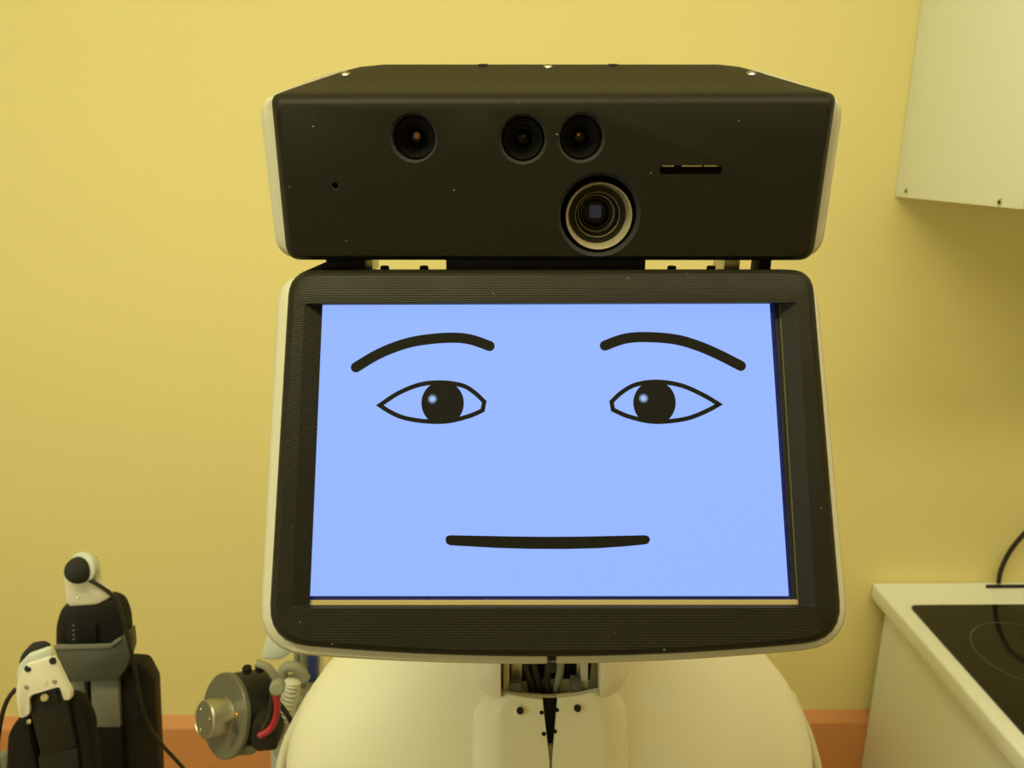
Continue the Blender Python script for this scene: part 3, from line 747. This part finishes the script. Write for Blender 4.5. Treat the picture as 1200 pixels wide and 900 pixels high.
cg = slab('grey_collar', [(62, 759), (128, 758), (141, 748), (153, 738), (155, 760), (147, 786), (136, 798), (82, 800), (74, 792)], FY - 0.014, 0.016, 'grey_plastic', F1, 4, 0.003)
slab('collar_lip', [(62.5, 757.5), (128, 756.5), (140, 748), (142, 750), (129, 760), (63, 761)], FY - 0.0165, 0.0040, 'light_grey_plate', cg, 1, 0.0008)
br = slab('white_bracket', [(73, 676), (84, 668), (102, 653), (112, 660), (114, 674), (116, 684), (131, 700), (114, 710), (80, 712), (76, 706)], FY - 0.009, 0.0136, 'white_plastic', F1, 5, 0.005)
cyl('bracket_screw', W(92, 700, FY - 0.0085), (0, -1, 0.4), 0.0018, 0.002, 'grey_white', br, 12)
bc = W(93, 668, FY - 0.010)
lathe('ball_socket', bc + V((0.004, 0.006, 0.001)), (-0.35, -1, 0.25), [(0.0160, -0.006), (0.0192, -0.003), (0.0194, 0.004), (0.016, 0.006)], 'grey_white', F1, 36, 50)
prof = [(0.0168 * math.sin(t), 0.0168 * -math.cos(t) * 1.0) for t in [math.pi * k / 18 for k in range(19)]]
prof[0] = (0.0001, -0.0168); prof[-1] = (0.0001, 0.0168)
lathe('ball', bc, (-0.35, -1, 0.25), prof, 'foam_black', F1, 36, 60)
cyl('small_pin', W(112, 654, FY + 0.02), (0.5, -1, 0.5), 0.0018, 0.006, 'soft_black', F1, 10)
for x, y in ((152, 737), (160, 777), (167, 782), (163, 836)):
    cyl('side_knob', W(x, y, FY + 0.002), (0.4, -1, 0.3), 0.0055, 0.012, 'soft_black', F1, 16, 0.0015)
cyl('side_screw', W(158, 779, FY - 0.006), (0.4, -1, 0.3), 0.003, 0.003, 'screw_steel', F1, 12, 0.0008)
tube('finger_wire', [W(x, y, yy) for x, y, yy in ((105, 680, FY - 0.014), (116, 686, FY - 0.013), (131, 697, FY - 0.012), (142, 716, FY - 0.013), (149, 746, FY - 0.018), (157, 776, FY - 0.016),
     (163, 810, FY - 0.012), (170, 840, FY - 0.012), (186, 868, FY - 0.012), (212, 897, FY - 0.010), (240, 930, FY))], 0.0024, 'cable_black', F1, 10)
zbt = W(140, 960, FY).z
box('support_column', (fp.x - 0.025, FY + 0.008, 0.02), (fp.x + 0.025, FY + 0.05, zbt + 0.01), 'black_plastic', F1, 0.004)
box('foot_plate', (fp.x - 0.07, FY - 0.04, 0.0), (fp.x + 0.07, FY + 0.12, 0.02), 'black_plastic', F1, 0.004)

GY = 0.745
gp = W(55, 900, GY)
F2 = thing('robot_finger', (gp.x, GY + 0.03, 0), 'shorter black mechanical finger with a tilted white cap at the left photo edge', 'robot finger', 'mechanical fingers beside the robot')
slab('housing', [(5, 902), (8, 862), (20, 842), (36, 836), (78, 818), (92, 822), (104, 848), (110, 905), (112, 970), (2, 970)], GY + 0.010, 0.0220, 'black_plastic', F2, 8, 0.006)
slab('side_cheek', [(6, 880), (8, 860), (18, 845), (34, 840), (38, 868), (44, 905), (48, 970), (6, 970)], GY + 0.0, 0.0200, 'soft_black', F2, 8, 0.006)
slab('side_cheek', [(80, 820), (92, 824), (104, 848), (110, 905), (112, 970), (92, 970), (88, 880)], GY + 0.0, 0.0200, 'soft_black', F2, 8, 0.006)
mdl = slab('servo_module', [(31, 818), (74, 803), (86, 862), (89, 876), (48, 888), (38, 850)], GY - 0.006, 0.0160, 'black_plastic', F2, 3, 0.003)
slab('servo_module', [(44, 886), (90, 876), (94, 920), (96, 970), (50, 970)], GY - 0.004, 0.0160, 'black_plastic', F2, 3, 0.003)
slab('recess', [(42, 818), (66, 810), (70, 824), (46, 832)], GY - 0.0075, 0.0050, 'hole_black', mdl, 1, 0.0008)
p = W(52, 817.5, GY - 0.010)
lathe('recess_screw', p, (0, -1, 0.5), [(0.0042, -0.002), (0.0042, 0.0006), (0.0028, 0.0012), (0.0022, 0.0004), (0.0005, 0.0004)], 'tan_screw_lit_wall', mdl, 20)
wb = slab('white_cap', [(22, 790), (30, 778), (58, 769), (66, 776), (75, 795), (84, 812), (83, 820), (79, 823), (74, 804), (31, 817), (33, 840), (22, 844), (18, 826), (17, 805)], GY - 0.012, 0.009, 'white_plastic', F2, 4, 0.004)
for x, y, r, m in ((33.5, 783, 0.0038, 'hole_black'), (62.5, 774, 0.0038, 'hole_black'), (32, 804.5, 0.0028, 'brass_ring'), (65, 798, 0.0028, 'brass_ring')):
    cyl('cap_screw', W(x, y, GY - 0.0105), (0, -1, 0.35), r, 0.0022, m, wb, 18, 0.0005)
lathe('cap_badge', W(51, 799, GY - 0.0125), (0, -1, 0.1), [(0.0034, -0.001), (0.0034, 0.0001), (0.001, 0.0001)], 'white_plastic', wb, 20)
slab('cap_band', [(18, 792), (21, 780), (32, 768), (56, 760), (60, 764), (62, 771), (34, 779), (24, 788), (20, 800)], GY - 0.010, 0.008, 'grey_white', F2, 3, 0.003)
slab('cap_dome', [(20, 783), (22, 770), (32, 759), (46, 756.5), (56, 762), (36, 769)], GY - 0.004, 0.0144, 'foam_black', F2, 4, 0.005)
cyl('side_screw', W(35, 845, GY - 0.004), (0, -1, 0.3), 0.0028, 0.003, 'screw_steel', F2, 12, 0.0008)
tube('finger_wire', [W(x, y, GY + 0.01) for x, y in ((18, 808), (10, 818), (4, 832), (0, 850), (-3, 875), (-2, 910), (0, 950))], 0.0026, 'cable_black', F2, 10)
slab('wrist_plate', [(-12, 890), (4, 884), (24, 905), (26, 970), (-14, 970)], GY + 0.03, 0.0120, 'light_grey_plate', F2, 4, 0.003)
zbt = W(60, 970, GY).z
box('support_column', (gp.x - 0.025, GY + 0.014, 0.02), (gp.x + 0.025, GY + 0.055, zbt + 0.01), 'black_plastic', F2, 0.004)
box('foot_plate', (gp.x - 0.05, GY - 0.14, 0.0), (gp.x + 0.05, GY + 0.05, 0.02), 'black_plastic', F2, 0.004)
